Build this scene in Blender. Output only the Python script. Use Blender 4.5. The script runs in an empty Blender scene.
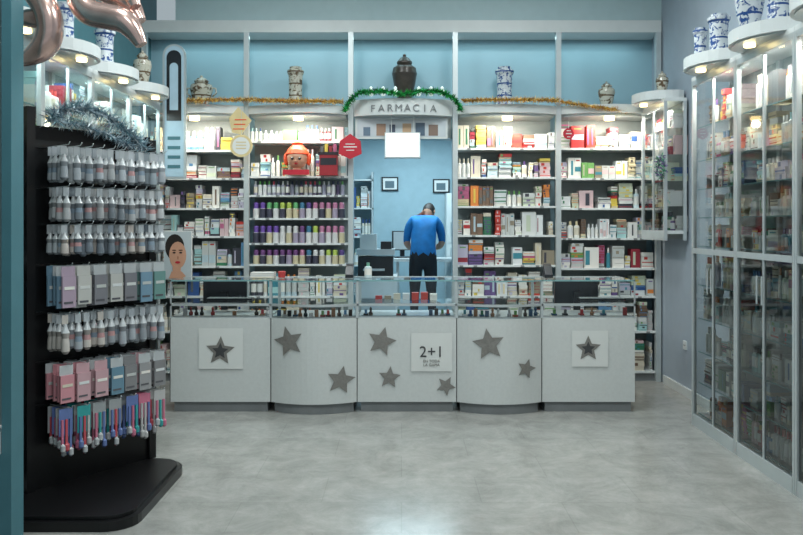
import bpy, bmesh, math, random
from mathutils import Vector, Matrix
random.seed(11)
R = random.random
U = random.uniform
scene = bpy.context.scene
COLL = scene.collection

def lin(r, g, b):
    def f(v):
        v /= 255.0
        return v/12.92 if v <= 0.04045 else ((v+0.055)/1.055)**2.4
    return (f(r), f(g), f(b), 1.0)

# ------------------------------------------------------------------ materials
def pm(name, col, rough=0.5, metal=0.0, emis=0.0, var=0.08, scale=8.0, bump=0.0, ecol=None):
    m = bpy.data.materials.new(name); m.use_nodes = True
    nt = m.node_tree; b = nt.nodes['Principled BSDF']
    tc = nt.nodes.new('ShaderNodeTexCoord')
    no = nt.nodes.new('ShaderNodeTexNoise'); no.inputs['Scale'].default_value = scale
    no.inputs['Detail'].default_value = 4
    nt.links.new(tc.outputs['Object'], no.inputs['Vector'])
    cr = nt.nodes.new('ShaderNodeValToRGB')
    cr.color_ramp.elements[0].position = 0.3; cr.color_ramp.elements[1].position = 0.7
    a = [max(0, c*(1-var)) for c in col[:3]]+[1]; z = [min(1, c*(1+var)) for c in col[:3]]+[1]
    cr.color_ramp.elements[0].color = a; cr.color_ramp.elements[1].color = z
    nt.links.new(no.outputs['Fac'], cr.inputs['Fac'])
    nt.links.new(cr.outputs['Color'], b.inputs['Base Color'])
    b.inputs['Roughness'].default_value = rough
    b.inputs['Metallic'].default_value = metal
    if emis > 0:
        b.inputs['Emission Color'].default_value = ecol or col
        b.inputs['Emission Strength'].default_value = emis
    if bump > 0:
        bp = nt.nodes.new('ShaderNodeBump'); bp.inputs['Strength'].default_value = bump
        nt.links.new(no.outputs['Fac'], bp.inputs['Height'])
        nt.links.new(bp.outputs['Normal'], b.inputs['Normal'])
    return m

def vcol_mat(name, rough=0.4, metal=0.0):
    m = bpy.data.materials.new(name); m.use_nodes = True
    nt = m.node_tree; b = nt.nodes['Principled BSDF']
    at = nt.nodes.new('ShaderNodeAttribute'); at.attribute_name = 'Col'
    nt.links.new(at.outputs['Color'], b.inputs['Base Color'])
    b.inputs['Roughness'].default_value = rough
    b.inputs['Metallic'].default_value = metal
    return m

def glass_mat(name, tint=(0.93, 0.97, 0.97, 1), refl=1.0, ior=1.45):
    m = bpy.data.materials.new(name); m.use_nodes = True
    nt = m.node_tree; nt.nodes.clear()
    out = nt.nodes.new('ShaderNodeOutputMaterial')
    tr = nt.nodes.new('ShaderNodeBsdfTransparent'); tr.inputs['Color'].default_value = tint
    gl = nt.nodes.new('ShaderNodeBsdfGlossy'); gl.inputs['Roughness'].default_value = 0.03
    gl.inputs['Color'].default_value = (refl, refl, refl, 1)
    fr = nt.nodes.new('ShaderNodeFresnel'); fr.inputs['IOR'].default_value = ior
    mx = nt.nodes.new('ShaderNodeMixShader')
    nt.links.new(fr.outputs[0], mx.inputs[0]); nt.links.new(tr.outputs[0], mx.inputs[1])
    nt.links.new(gl.outputs[0], mx.inputs[2]); nt.links.new(mx.outputs[0], out.inputs['Surface'])
    return m

def ceramic_mat(name, base, deco, scale=22):
    m = bpy.data.materials.new(name); m.use_nodes = True
    nt = m.node_tree; b = nt.nodes['Principled BSDF']
    tc = nt.nodes.new('ShaderNodeTexCoord')
    no = nt.nodes.new('ShaderNodeTexNoise'); no.inputs['Scale'].default_value = scale
    no.inputs['Detail'].default_value = 3; no.inputs['Distortion'].default_value = 1.0
    cr = nt.nodes.new('ShaderNodeValToRGB')
    cr.color_ramp.elements[0].color = base; cr.color_ramp.elements[1].color = deco
    cr.color_ramp.elements[0].position = 0.5; cr.color_ramp.elements[1].position = 0.6
    nt.links.new(tc.outputs['Object'], no.inputs['Vector']); nt.links.new(no.outputs['Fac'], cr.inputs['Fac'])
    sx = nt.nodes.new('ShaderNodeSeparateXYZ'); nt.links.new(tc.outputs['Object'], sx.inputs[0])
    mt = nt.nodes.new('ShaderNodeMath'); mt.operation = 'PINGPONG'; mt.inputs[1].default_value = 0.06
    nt.links.new(sx.outputs['Z'], mt.inputs[0])
    gt = nt.nodes.new('ShaderNodeMath'); gt.operation = 'LESS_THAN'; gt.inputs[1].default_value = 0.007
    nt.links.new(mt.outputs[0], gt.inputs[0])
    mx = nt.nodes.new('ShaderNodeMix'); mx.data_type = 'RGBA'
    nt.links.new(gt.outputs[0], mx.inputs[0]); nt.links.new(cr.outputs['Color'], mx.inputs[6]); mx.inputs[7].default_value = deco
    nt.links.new(mx.outputs[2], b.inputs['Base Color']); b.inputs['Roughness'].default_value = 0.2
    return m

def floor_mat():
    m = bpy.data.materials.new('floor_polished_stone'); m.use_nodes = True
    nt = m.node_tree; b = nt.nodes['Principled BSDF']
    tc = nt.nodes.new('ShaderNodeTexCoord')
    n1 = nt.nodes.new('ShaderNodeTexNoise'); n1.inputs['Scale'].default_value = 3.2; n1.inputs['Detail'].default_value = 12
    n1.inputs['Roughness'].default_value = 0.8; n1.inputs['Distortion'].default_value = 0.4
    nt.links.new(tc.outputs['Object'], n1.inputs['Vector'])
    cr = nt.nodes.new('ShaderNodeValToRGB')
    cr.color_ramp.elements[0].position = 0.32; cr.color_ramp.elements[0].color = lin(126, 127, 124)
    cr.color_ramp.elements[1].position = 0.68; cr.color_ramp.elements[1].color = lin(168, 168, 164)
    nt.links.new(n1.outputs['Fac'], cr.inputs['Fac'])
    br = nt.nodes.new('ShaderNodeTexBrick')
    br.inputs['Color1'].default_value = (1, 1, 1, 1); br.inputs['Color2'].default_value = (0.94, 0.94, 0.935, 1)
    br.inputs['Mortar'].default_value = (0.84, 0.84, 0.84, 1)
    br.inputs['Scale'].default_value = 1.0; br.inputs['Mortar Size'].default_value = 0.003
    br.inputs['Brick Width'].default_value = 0.9; br.inputs['Row Height'].default_value = 0.45
    nt.links.new(tc.outputs['Object'], br.inputs['Vector'])
    mx = nt.nodes.new('ShaderNodeMix'); mx.data_type = 'RGBA'; mx.blend_type = 'MULTIPLY'
    mx.inputs[0].default_value = 1.0
    nt.links.new(cr.outputs['Color'], mx.inputs[6]); nt.links.new(br.outputs['Color'], mx.inputs[7])
    nt.links.new(mx.outputs[2], b.inputs['Base Color'])
    n2 = nt.nodes.new('ShaderNodeTexNoise'); n2.inputs['Scale'].default_value = 7; n2.inputs['Detail'].default_value = 8
    nt.links.new(tc.outputs['Object'], n2.inputs['Vector'])
    mr = nt.nodes.new('ShaderNodeMapRange'); mr.inputs['To Min'].default_value = 0.10; mr.inputs['To Max'].default_value = 0.30
    nt.links.new(n2.outputs['Fac'], mr.inputs['Value']); nt.links.new(mr.outputs[0], b.inputs['Roughness'])
    b.inputs['IOR'].default_value = 1.6
    bp = nt.nodes.new('ShaderNodeBump'); bp.inputs['Strength'].default_value = 0.04
    nt.links.new(n2.outputs['Fac'], bp.inputs['Height']); nt.links.new(bp.outputs['Normal'], b.inputs['Normal'])
    return m

M_floor = floor_mat()
M_wall = pm('wall_paint_bluegrey', lin(150, 162, 174), 0.7, var=0.03)
M_teal = pm('teal_wall_paint', lin(66, 112, 122), 0.6, var=0.05)
M_panel = pm('blue_upper_panel', lin(140, 172, 184), 0.45, var=0.05, scale=2)
M_bulk = pm('bulkhead_paint', lin(170, 192, 196), 0.6, var=0.03)
M_ceil = pm('ceiling_paint', lin(200, 208, 210), 0.8, var=0.02)
M_alu = pm('aluminium', lin(188, 196, 198), 0.35, 0.4, var=0.04)
M_white = pm('white_laminate', lin(204, 209, 209), 0.45, var=0.03)
M_counter = pm('counter_laminate', lin(194, 198, 197), 0.28, var=0.03, scale=50)
M_plinth = pm('plinth_grey', lin(120, 124, 126), 0.5)
M_seam = pm('dark_seam', lin(60, 62, 64), 0.6)
M_star = pm('star_silver_print', lin(124, 122, 118), 0.35, 0.1, var=0.12, scale=60)
M_decal = pm('decal_paper', lin(206, 209, 207), 0.5, var=0.02)
M_paper = pm('white_paper', lin(222, 222, 220), 0.7, var=0.02)
M_black = pm('black_metal', lin(18, 18, 20), 0.35, 0.2)
M_screen = pm('dark_plastic', lin(34, 36, 40), 0.3)
M_glass = glass_mat('clear_glass', (0.95, 0.98, 0.98, 1), 1.0, 1.5)
M_cabglass = glass_mat('cabinet_glass', (0.90, 0.94, 0.94, 1), 1.0, 1.55)
M_glassedge = pm('glass_edge', lin(120, 160, 162), 0.2)
M_cabback = pm('cabinet_back', lin(136, 146, 146), 0.4, var=0.06)
M_prod = vcol_mat('printed_packaging', 0.45)
M_plas = vcol_mat('clear_plastic_packs', 0.15)
M_warm = pm('downlight_glow', lin(255, 225, 160), 0.5, emis=6, ecol=lin(255, 226, 160))
M_bulb = pm('white_bulb_glow', lin(220, 235, 230), 0.5, emis=0.5)
M_lightbox = pm('lightbox_face', lin(240, 244, 244), 0.5, emis=0.5)
M_foil = pm('rose_gold_foil', lin(222, 188, 178), 0.22, 0.85, bump=0.6, scale=12, var=0.15)
M_jarblue = ceramic_mat('ceramic_blue_white', lin(196, 202, 206), lin(44, 74, 128), 30)
M_jarcream = ceramic_mat('ceramic_cream', lin(185, 182, 168), lin(96, 78, 60), 22)
M_jardark = pm('dark_ceramic', lin(58, 52, 46), 0.35, var=0.3, scale=20)
M_redsign = pm('red_card', lin(190, 30, 50), 0.5)
M_cream = pm('cream_card', lin(216, 196, 146), 0.5)
M_orangehair = pm('orange_hair', lin(225, 80, 40), 0.5, bump=0.4, scale=30)
M_skin = pm('skin', lin(196, 148, 122), 0.5, var=0.05)
M_hair = pm('dark_hair', lin(32, 24, 20), 0.6, var=0.3, scale=60, bump=0.3)
M_shirt = pm('blue_shirt', lin(14, 108, 172), 0.75, var=0.2, scale=10, bump=0.4)
M_trous = pm('dark_trousers', lin(24, 26, 32), 0.8, var=0.15)
M_shoe = pm('black_shoes', lin(16, 16, 17), 0.4)
M_room = pm('back_room_blue', lin(156, 182, 192), 0.6, var=0.05)
M_ledblue = pm('blue_sign_face', lin(160, 186, 200), 0.4, emis=0.12)

# ------------------------------------------------------------------ mesh builder
class MB:
    def __init__(s, mats):
        s.v = []; s.f = []; s.m = []; s.c = []; s.sm = []; s.mats = mats; s.M = Matrix.Identity(4)
    def add(s, vs, fs, mi=0, col=(1, 1, 1, 1), smooth=False):
        o = len(s.v)
        s.v += [tuple(s.M @ Vector(v)) for v in vs]
        for f in fs:
            s.f.append(tuple(i+o for i in f)); s.m.append(mi); s.c.append(col); s.sm.append(smooth)
    def box(s, x0, x1, y0, y1, z0, z1, mi=0, col=(1, 1, 1, 1)):
        vs = [(x0, y0, z0), (x1, y0, z0), (x1, y1, z0), (x0, y1, z0), (x0, y0, z1), (x1, y0, z1), (x1, y1, z1), (x0, y1, z1)]
        s.add(vs, [(0, 3, 2, 1), (4, 5, 6, 7), (0, 1, 5, 4), (1, 2, 6, 5), (2, 3, 7, 6), (3, 0, 4, 7)], mi, col)
    def quad(s, a, b, c, d, mi=0, col=(1, 1, 1, 1)):
        s.add([a, b, c, d], [(0, 1, 2, 3)], mi, col)
    def lathe(s, cx, cy, prof, n=12, mi=0, col=(1, 1, 1, 1), z0=0.0, cols=None):
        vs = []
        for r, z in prof:
            for k in range(n):
                a = 2*math.pi*k/n
                vs.append((cx+r*math.cos(a), cy+r*math.sin(a), z0+z))
        for j in range(len(prof)-1):
            fs = []
            for k in range(n):
                k2 = (k+1) % n
                fs.append((k, k2, n+k2, n+k))
            s.add(vs[j*n:(j+2)*n], fs, mi, cols[j] if cols else col, True)
        s.add(vs[-n:], [tuple(range(n))], mi, cols[-1] if cols else col)
        s.add(vs[:n], [tuple(range(n-1, -1, -1))], mi, cols[0] if cols else col)
    def prism(s, poly, z0, z1, mi=0, col=(1, 1, 1, 1)):
        n = len(poly)
        vs = [(x, y, z0) for x, y in poly]+[(x, y, z1) for x, y in poly]
        fs = [tuple(range(n-1, -1, -1)), tuple(range(n, 2*n))]+[(k, (k+1) % n, n+(k+1) % n, n+k) for k in range(n)]
        s.add(vs, fs, mi, col)
    def rod(s, a, b, r, mi=0, col=(1, 1, 1, 1), n=8):
        a = Vector(a); b = Vector(b); d = (b-a).normalized()
        t = Vector((0, 0, 1)) if abs(d.z) < 0.9 else Vector((1, 0, 0))
        p = d.cross(t).normalized(); q = d.cross(p)
        vs = []
        for e in (a, b):
            for k in range(n):
                an = 2*math.pi*k/n
                vs.append(e+p*r*math.cos(an)+q*r*math.sin(an))
        s.add(vs, [(k, (k+1) % n, n+(k+1) % n, n+k) for k in range(n)]+[tuple(range(n-1, -1, -1)), tuple(range(n, 2*n))], mi, col, False)
    def obj(s, name, parent=None, bevel=0.0):
        me = bpy.data.meshes.new(name)
        me.from_pydata(s.v, [], s.f); me.update()
        for m in s.mats: me.materials.append(m)
        me.polygons.foreach_set('material_index', s.m)
        me.polygons.foreach_set('use_smooth', s.sm)
        ca = me.color_attributes.new('Col', 'FLOAT_COLOR', 'CORNER')
        data = []
        for p in me.polygons:
            for _ in range(p.loop_total): data.extend(s.c[p.index])
        ca.data.foreach_set('color', data)
        o = bpy.data.objects.new(name, me); COLL.objects.link(o)
        if parent: o.parent = parent
        if bevel > 0:
            b = o.modifiers.new('bevel', 'BEVEL'); b.width = bevel; b.segments = 2; b.limit_method = 'ANGLE'
        return o

def arc_poly(cx, hw, yb, yf, sag, n=14):
    pts = [(cx-hw, yb)]
    for k in range(n+1):
        t = -1+2*k/n
        pts.append((cx+hw*t, yf-sag*(1-t*t)))
    pts.append((cx+hw, yb))
    return pts

# ------------------------------------------------------------------ room shell
def simple_box(name, x0, x1, y0, y1, z0, z1, mat):
    b = MB([mat]); b.box(x0, x1, y0, y1, z0, z1); return b.obj(name)

simple_box('floor', -2.75, 2.75, -1.0, 8.3, -0.1, 0.0, M_floor)
simple_box('ceiling', -2.75, 2.75, -1.0, 8.5, 4.25, 4.35, M_ceil)
simple_box('wall_right', 2.6, 2.75, -1.0, 8.5, 0.0, 4.25, M_wall)
simple_box('wall_left', -2.75, -2.6, -1.0, 8.5, 0.0, 4.25, M_teal)
wb = MB([M_panel, M_bulk, M_white])
wb.box(-2.6, -0.5, 8.31, 8.45, 0.0, 3.55, 0)
wb.box(0.53, 2.6, 8.31, 8.45, 0.0, 3.55, 0)
wb.box(-0.5, 0.53, 8.31, 8.45, 2.45, 3.55, 0)
wb.obj('wall_back')
simple_box('trim_bulkhead', -2.26, 2.6, 8.0, 8.3, 3.6, 4.24, M_bulk)
simple_box('trim_header', -2.59, 2.59, 7.97, 8.3, 3.48, 3.6, M_white)
simple_box('baseboard_right', 2.58, 2.6, 6.3, 7.9, 0.0, 0.08, M_white)
br = MB([M_room]); br.box(-1.6, 2.0, 11.5, 11.6, 0.2, 2.9); br.obj('wall_back_room')
simple_box('wall_back_room_left', -1.7, -1.6, 8.46, 11.6, 0.2, 2.9, M_room)
simple_box('wall_back_room_right', 2.0, 2.1, 8.46, 11.6, 0.2, 2.9, M_room)
simple_box('ceiling_back_room', -1.7, 2.1, 8.46, 11.6, 2.9, 3.0, M_ceil)
simple_box('floor_back_room', -1.7, 2.1, 8.31, 11.6, 0.0, 0.2, pm('back_room_floor', lin(160, 190, 205), 0.35))

# ------------------------------------------------------------------ products
WH = [lin(220, 219, 212), lin(206, 208, 206), lin(226, 223, 216), lin(186, 190, 188), lin(212, 215, 216), lin(204, 196, 178)]
CO = [lin(176, 46, 46), lin(50, 84, 140), lin(56, 120, 88), lin(208, 125, 60), lin(60, 130, 145), lin(208, 184, 80),
      lin(180, 96, 130), lin(100, 76, 130), lin(100, 150, 84), lin(140, 40, 54), lin(90, 136, 176), lin(110, 88, 72), lin(60, 60, 70),
      lin(90, 94, 96), lin(140, 130, 112), lin(190, 60, 50)]
PAST = [lin(170, 190, 198), lin(205, 178, 180), lin(188, 198, 176), lin(210, 196, 160), lin(180, 176, 196), lin(160, 200, 200)]
def pcol(w=0.5):
    r = R()
    if r < w: return random.choice(WH)
    if r < w+0.18: return random.choice(PAST)
    return random.choice(CO)

def pbox(mb, x, w, y, d, z, h, col, band):
    mb.box(x, x+w, y, y+d, z, z+h, 0, col)
    t = R()
    e = 0.0012
    if t < 0.45:
        zz0 = z+h*U(0.08, 0.45); zz1 = zz0+h*U(0.12, 0.35)
        mb.quad((x+0.002, y-e, zz0), (x+w-0.002, y-e, zz0), (x+w-0.002, y-e, zz1), (x+0.002, y-e, zz1), 0, band)
        if h > 0.07:
            mb.quad((x+w*.2, y-e, z+h*.84), (x+w*.8, y-e, z+h*.84), (x+w*.8, y-e, z+h*.9), (x+w*.2, y-e, z+h*.9), 0, random.choice(CO))
    elif t < 0.85:
        x0 = x+w*U(0.05, 0.5); x1 = min(x+w-0.001, x0+w*U(0.12, 0.35))
        mb.quad((x0, y-e, z+h*.15), (x1, y-e, z+h*.15), (x1, y-e, z+h*.85), (x0, y-e, z+h*.85), 0, band)

def bottle(mb, x, y, z, r, h, col, cap, n=10):
    k = 0.72
    mb.lathe(x, y, [(r, 0), (r, h*k*.25), (r, h*k*.85), (r*.9, h*k), (r*.42, h*k*1.06), (r*.45, h*k*1.07), (r*.45, h)], n, 0,
             z0=z, cols=[col, random.choice(WH+[col]), col, col, cap, cap])

def fill(mb, x0, x1, y, depth, z, hmax, style='box', white=0.5, dens=1.0):
    x = x0+0.004
    while x < x1-0.03:
        if R() > dens: x += U(0.02, 0.08); continue
        if style == 'mix': st = 'bottle' if R() < 0.45 else 'box'
        else: st = 'bottle' if R() < 0.08 else 'box'
        if st == 'box':
            w = min(U(0.05, 0.15), x1-x-0.003)
            col = pcol(white); band = random.choice(CO) if R() < 0.7 else random.choice(PAST)
            yo = y+U(0.0, 0.06)
            if R() < 0.66:
                h = U(0.02, 0.045); zz = z; zt = z+hmax*U(0.5, 0.98)
                while zz+h < zt:
                    pbox(mb, x+U(0, 0.01), w-0.012, yo+U(0, 0.015), min(0.15, depth-0.10), zz, h-0.0015, col, band)
                    zz += h
                    if R() < 0.35: col = pcol(white); band = random.choice(CO); h = U(0.02, 0.045)
            else:
                h = hmax*U(0.45, 0.9); n = max(1, int(w/U(0.03, 0.08))); ww = w/n
                for k in range(n):
                    pbox(mb, x+k*ww, ww-0.003, yo, min(0.12, depth-0.10), z, h*U(.97, 1.0), col, band)
            x += w+U(0.0, 0.006)
        else:
            r = U(0.015, 0.03); h = hmax*U(0.5, 0.85); col = pcol(white); cap = pcol(0.4)
            for k in range(random.randint(1, 3)):
                if x+2*r > x1: break
                bottle(mb, x+r, y+r+0.02, z, r, h, col, cap)
                x += 2*r+0.005
            x += 0.004

# ------------------------------------------------------------------ back shelving units
POSTS = [-2.565, -1.545, -0.505, 0.535, 1.565, 2.56]
shelf_levels = {
    0: [2.31, 2.03, 1.73, 1.45, 1.15, 0.85, 0.5, 0.1],
    1: [2.40, 2.05, 1.86, 1.63, 1.38, 1.17, 0.85, 0.5, 0.1],
    3: [2.33, 2.04, 1.75, 1.46, 1.16, 0.85, 0.5, 0.1],
    4: [2.33, 2.03, 1.73, 1.43, 1.13, 0.85, 0.5, 0.1]}
def tall_post(name_mb, x):
    name_mb.box(x-0.025, x+0.025, 7.96, 8.02, 0.0, 3.479, 0)
for bi in (0, 1, 3, 4):
    xa, xb = POSTS[bi]+0.026, POSTS[bi+1]-0.026
    mb = MB([M_alu, M_white, M_cabback, M_warm, M_plinth])
    mb.box(xa, xb, 8.28, 8.305, 0.0, 2.72, 2)
    mb.box(xa, xb, 8.02, 8.28, 0.0, 0.08, 4)
    for z in shelf_levels[bi]:
        mb.box(xa, xb, 7.99, 8.28, z-0.02, z, 1)
        x = xa+0.02
        while x < xb-0.06:
            if R() < .6: mb.box(x, x+0.035, 7.985, 7.99, z-0.019, z-0.002, 1 if R() < .6 else 4)
            x += U(0.05, 0.1)
    cx = (xa+xb)/2; hw = (xb-xa)/2
    mb.prism(arc_poly(cx, hw, 8.3, 7.95, 0.16), 2.66, 2.74, 1)
    mb.prism(arc_poly(cx, hw-0.02, 8.3, 7.98, 0.14), 2.635, 2.66, 0)
    n = 16
    pts = [(cx+0.05*math.cos(2*math.pi*k/n), 7.94+0.05*math.sin(2*math.pi*k/n)) for k in range(n)]
    mb.prism(pts, 2.60, 2.634, 3)
    tall_post(mb, POSTS[bi] if bi < 2 else POSTS[bi+1])
    if bi == 1: tall_post(mb, POSTS[2])
    if bi == 3: tall_post(mb, POSTS[3])
    unit = mb.obj('pharmacy_shelf_unit')
    pr = MB([M_prod])
    lv = shelf_levels[bi]
    for i, z in enumerate(lv):
        top = 2.6 if i == 0 else lv[i-1]-0.025
        hm = top-z
        if bi == 1 and 1.1 < z < 1.9:
            if z > 1.8:
                x = xa+0.03
                while x < xb-0.05:
                    cc = random.choice([lin(205, 205, 208), lin(150, 150, 170), lin(70, 60, 90)])
                    bottle(pr, x+.02, 8.06, z, 0.02, hm*0.85, cc, random.choice([lin(40, 50, 80), lin(180, 60, 80), lin(215, 215, 215), lin(90, 160, 80)])); x += 0.046
            else:
                x = xa+0.03; cap = lin(110, 80, 160)
                while x < xb-0.04:
                    if R() < 0.4: cap = random.choice([lin(90, 70, 130), lin(100, 165, 110), lin(110, 70, 120), lin(70, 120, 150), lin(205, 205, 205), lin(170, 190, 90), lin(180, 120, 150)])
                    low = random.choice([lin(200, 200, 200), lin(60, 60, 76), lin(150, 140, 160), lin(190, 180, 150)])
                    for yy in (8.03, 8.1):
                        r = 0.03
                        pr.lathe(x+r, yy, [(r, 0), (r, hm*.45), (r*.75, hm*.47), (r*.8, hm*.7), (r*.5, hm*.76)], 10, 0, z0=z,
                                 cols=[low, lin(190, 190, 190), cap, cap, cap])
                    x += 0.066
        else:
            fill(pr, xa, xb, 8.0, 0.27, z, hm, 'box' if bi != 1 else 'mix', 0.55, 0.97)
    pr.obj('medicine_boxes', unit)

def point(name, loc, e, col, r=0.05):
    l = bpy.data.lights.new(name, 'POINT'); l.energy = e; l.color = col; l.shadow_soft_size = r
    o = bpy.data.objects.new(name, l); o.location = loc; COLL.objects.link(o); return o
def area(name, loc, sx, sy, e, col, rot=(0, 0, 0)):
    l = bpy.data.lights.new(name, 'AREA'); l.shape = 'RECTANGLE'; l.size = sx; l.size_y = sy; l.energy = e; l.color = col
    o = bpy.data.objects.new(name, l); o.location = loc; o.rotation_euler = rot; COLL.objects.link(o); return o
for x in (-2.05, -1.03, 1.05, 2.06):
    area('canopy_lamp', (x, 7.88, 2.59), 0.5, 0.08, 9.5, (1.0, 0.94, 0.82), (math.radians(14), 0, 0))
    point('canopy_spot', (x, 7.93, 2.56), 1.6, (1.0, 0.9, 0.7), 0.04)

# door bay: fascia, picture board, lightbox
mb = MB([M_white, M_cream, M_alu])
mb.prism(arc_poly(0.015, 0.49, 8.3, 7.95, 0.14), 2.64, 2.80, 0)
mb.box(-0.475, 0.505, 8.2, 8.3, 2.45, 2.64, 2)
fascia = mb.obj('pharmacy_sign_fascia')
def text(name, body, size, loc, mat, rot=(math.pi/2, 0, 0), parent=None, ext=0.003):
    c = bpy.data.curves.new(name, 'FONT'); c.body = body; c.size = size; c.extrude = ext
    c.align_x = 'CENTER'; c.align_y = 'CENTER'
    o = bpy.data.objects.new(name, c); o.location = loc; o.rotation_euler = rot; COLL.objects.link(o)
    c.materials.append(mat)
    if parent: o.parent = parent
    return o
word = 'FARMACIA'
for i, ch in enumerate(word):
    x = 0.015+(i-3.5)*0.085
    t = (x-0.015)/0.49
    text('letter_%d' % i, ch, 0.10, (x, 7.95-0.14*(1-t*t)-0.008, 2.70), M_plinth, (math.pi/2, 0, 0.25*t), fascia)
mb = MB([M_white, M_prod])
mb.box(-0.46, 0.46, 7.98, 8.0, 2.42, 2.625, 0)
mb.box(-0.44, 0.44, 7.976, 7.98, 2.44, 2.61, 1, lin(186, 194, 200))
for k, c in enumerate([(90, 110, 130), (150, 120, 100), (60, 70, 90), (180, 150, 120), (70, 90, 110), (120, 100, 90)]):
    x = -0.38+k*0.13
    mb.box(x, x+U(.05, .1), 7.973, 7.976, 2.45, 2.45+U(.07, .14), 1, lin(*c))
mb.obj('picture_board')
mb = MB([M_white, M_lightbox, M_seam])
mb.box(-0.165, 0.185, 7.86, 7.95, 2.22, 2.47, 0)
mb.box(-0.155, 0.175, 7.853, 7.86, 2.23, 2.46, 1)
mb.rod((-0.1, 7.91, 2.47), (-0.1, 7.91, 2.64), 0.004, 0); mb.rod((0.12, 7.91, 2.47), (0.12, 7.91, 2.64), 0.004, 0)
mb.obj('hanging_lightbox')

# ------------------------------------------------------------------ garlands
def garland(name, pts, rad, per_m, cols, mat=None, w=0.006):
    mb = MB([mat or M_tinsel])
    for a, b in zip(pts[:-1], pts[1:]):
        a = Vector(a); b = Vector(b); L = (b-a).length
        mb.rod(a, b, 0.006, 0, cols[0], 6)
        for k in range(int(L*per_m)):
            p = a.lerp(b, R()); d = Vector((U(-1, 1), U(-1, 1), U(-1, 1))).normalized()*rad*U(0.6, 1.1)
            s = Vector((U(-1, 1), U(-1, 1), U(-1, 1))).normalized()*w
            c = random.choice(cols)
            mb.add([p-s, p+s, p+d], [(0, 1, 2)], 0, c)
    return mb.obj(name)
M_tinsel = vcol_mat('tinsel_foil', 0.35, 0.3)
gold = [lin(200, 150, 60), lin(225, 180, 90), lin(160, 110, 50), lin(230, 210, 140)]
green = [lin(20, 120, 50), lin(40, 170, 70), lin(20, 90, 40), lin(50, 180, 100)]
def drape(x0, x1, z0, z1, sag, yf, bow, n=14):
    pts = []
    for k in range(n+1):
        t = k/n; s = 4*t*(1-t)
        pts.append((x0+(x1-x0)*t, yf-bow*s, z0+(z1-z0)*t-sag*s))
    return pts
garland('gold_tinsel_garland', drape(-2.5, -1.55, 2.79, 2.80, 0.03, 7.90, 0.17), 0.05, 1100, gold, w=.007)
garland('gold_tinsel_garland', drape(-1.54, -0.58, 2.80, 2.78, 0.03, 7.90, 0.17), 0.05, 1100, gold, w=.007)
garland('gold_tinsel_garland', drape(0.6, 1.55, 2.79, 2.79, 0.02, 7.90, 0.17), 0.05, 1100, gold, w=.007)
garland('gold_tinsel_garland', drape(1.57, 2.30, 2.78, 2.68, 0.03, 7.90, 0.13), 0.045, 1100, gold, w=.007)
garland('green_christmas_garland', [(-0.56, 7.83, 2.68), (-0.5, 7.82, 2.78), (-0.42, 7.80, 2.85), (-0.2, 7.77, 2.86), (0, 7.76, 2.83), (0.2, 7.77, 2.86), (0.38, 7.80, 2.86), (0.52, 7.82, 2.8), (0.58, 7.83, 2.68)], 0.055, 1100, green, w=0.010)
mb = MB([M_bulb, M_redsign])
for x in (-0.30, -0.18, -0.06, 0.17, 0.29, 0.40):
    mb.lathe(x, 7.87, [(0.018, 0), (0.026, 0.03), (0.022, 0.055), (0.013, 0.06), (0.018, 0.08), (0.004, 0.095)], 12, 0, z0=2.83)
mb.obj('snowman_lights')

# ------------------------------------------------------------------ jars
def jar(name, x, y, z, prof, mat, n=24, handles=False):
    mb = MB([mat]); mb.lathe(0, 0, prof, n)
    if handles:
        R0 = max(p[0] for p in prof); H = prof[-1][1]
        for sx in (-1, 1):
            pts = [(sx*(R0*.8), 0, H*.62), (sx*(R0*1.25), 0, H*.6), (sx*(R0*1.3), 0, H*.45), (sx*(R0*.95), 0, H*.35)]
            for a, b in zip(pts[:-1], pts[1:]): mb.rod(a, b, 0.008)
    o = mb.obj(name); o.location = (x, y, z+0.001); return o
def albarello(h, r):
    return [(r*.8, 0), (r, .02*h), (r, .08*h), (r*.82, .14*h), (r*.78, .45*h), (r*.84, .78*h), (r*1.0, .84*h), (r*1.0, .9*h), (r*.7, .93*h), (r*.72, .98*h), (r*.3, h)]
def urn(h, r):
    return [(r*.55, 0), (r*.5, .04*h), (r*.62, .1*h), (r*.85, .35*h), (r, .58*h), (r*.92, .7*h), (r*.55, .77*h), (r*.62, .8*h), (r*.62, .83*h), (r*.35, .91*h), (r*.12, .94*h), (r*.14, .98*h), (r*.03, h)]
jar('ceramic_jar', -2.02, 8.08, 2.74, urn(0.33, 0.115), M_jarcream, handles=True)
jar('apothecary_jar', -1.07, 8.08, 2.74, albarello(0.42, 0.085), M_jarcream)
jar('dark_urn', 0.03, 8.05, 2.80, urn(0.48, 0.125), M_jardark)
jar('apothecary_jar', 1.04, 8.08, 2.74, albarello(0.42, 0.095), M_jarblue)
jar('ceramic_jar', 2.07, 8.08, 2.74, urn(0.27, 0.085), M_jarcream)

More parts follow.
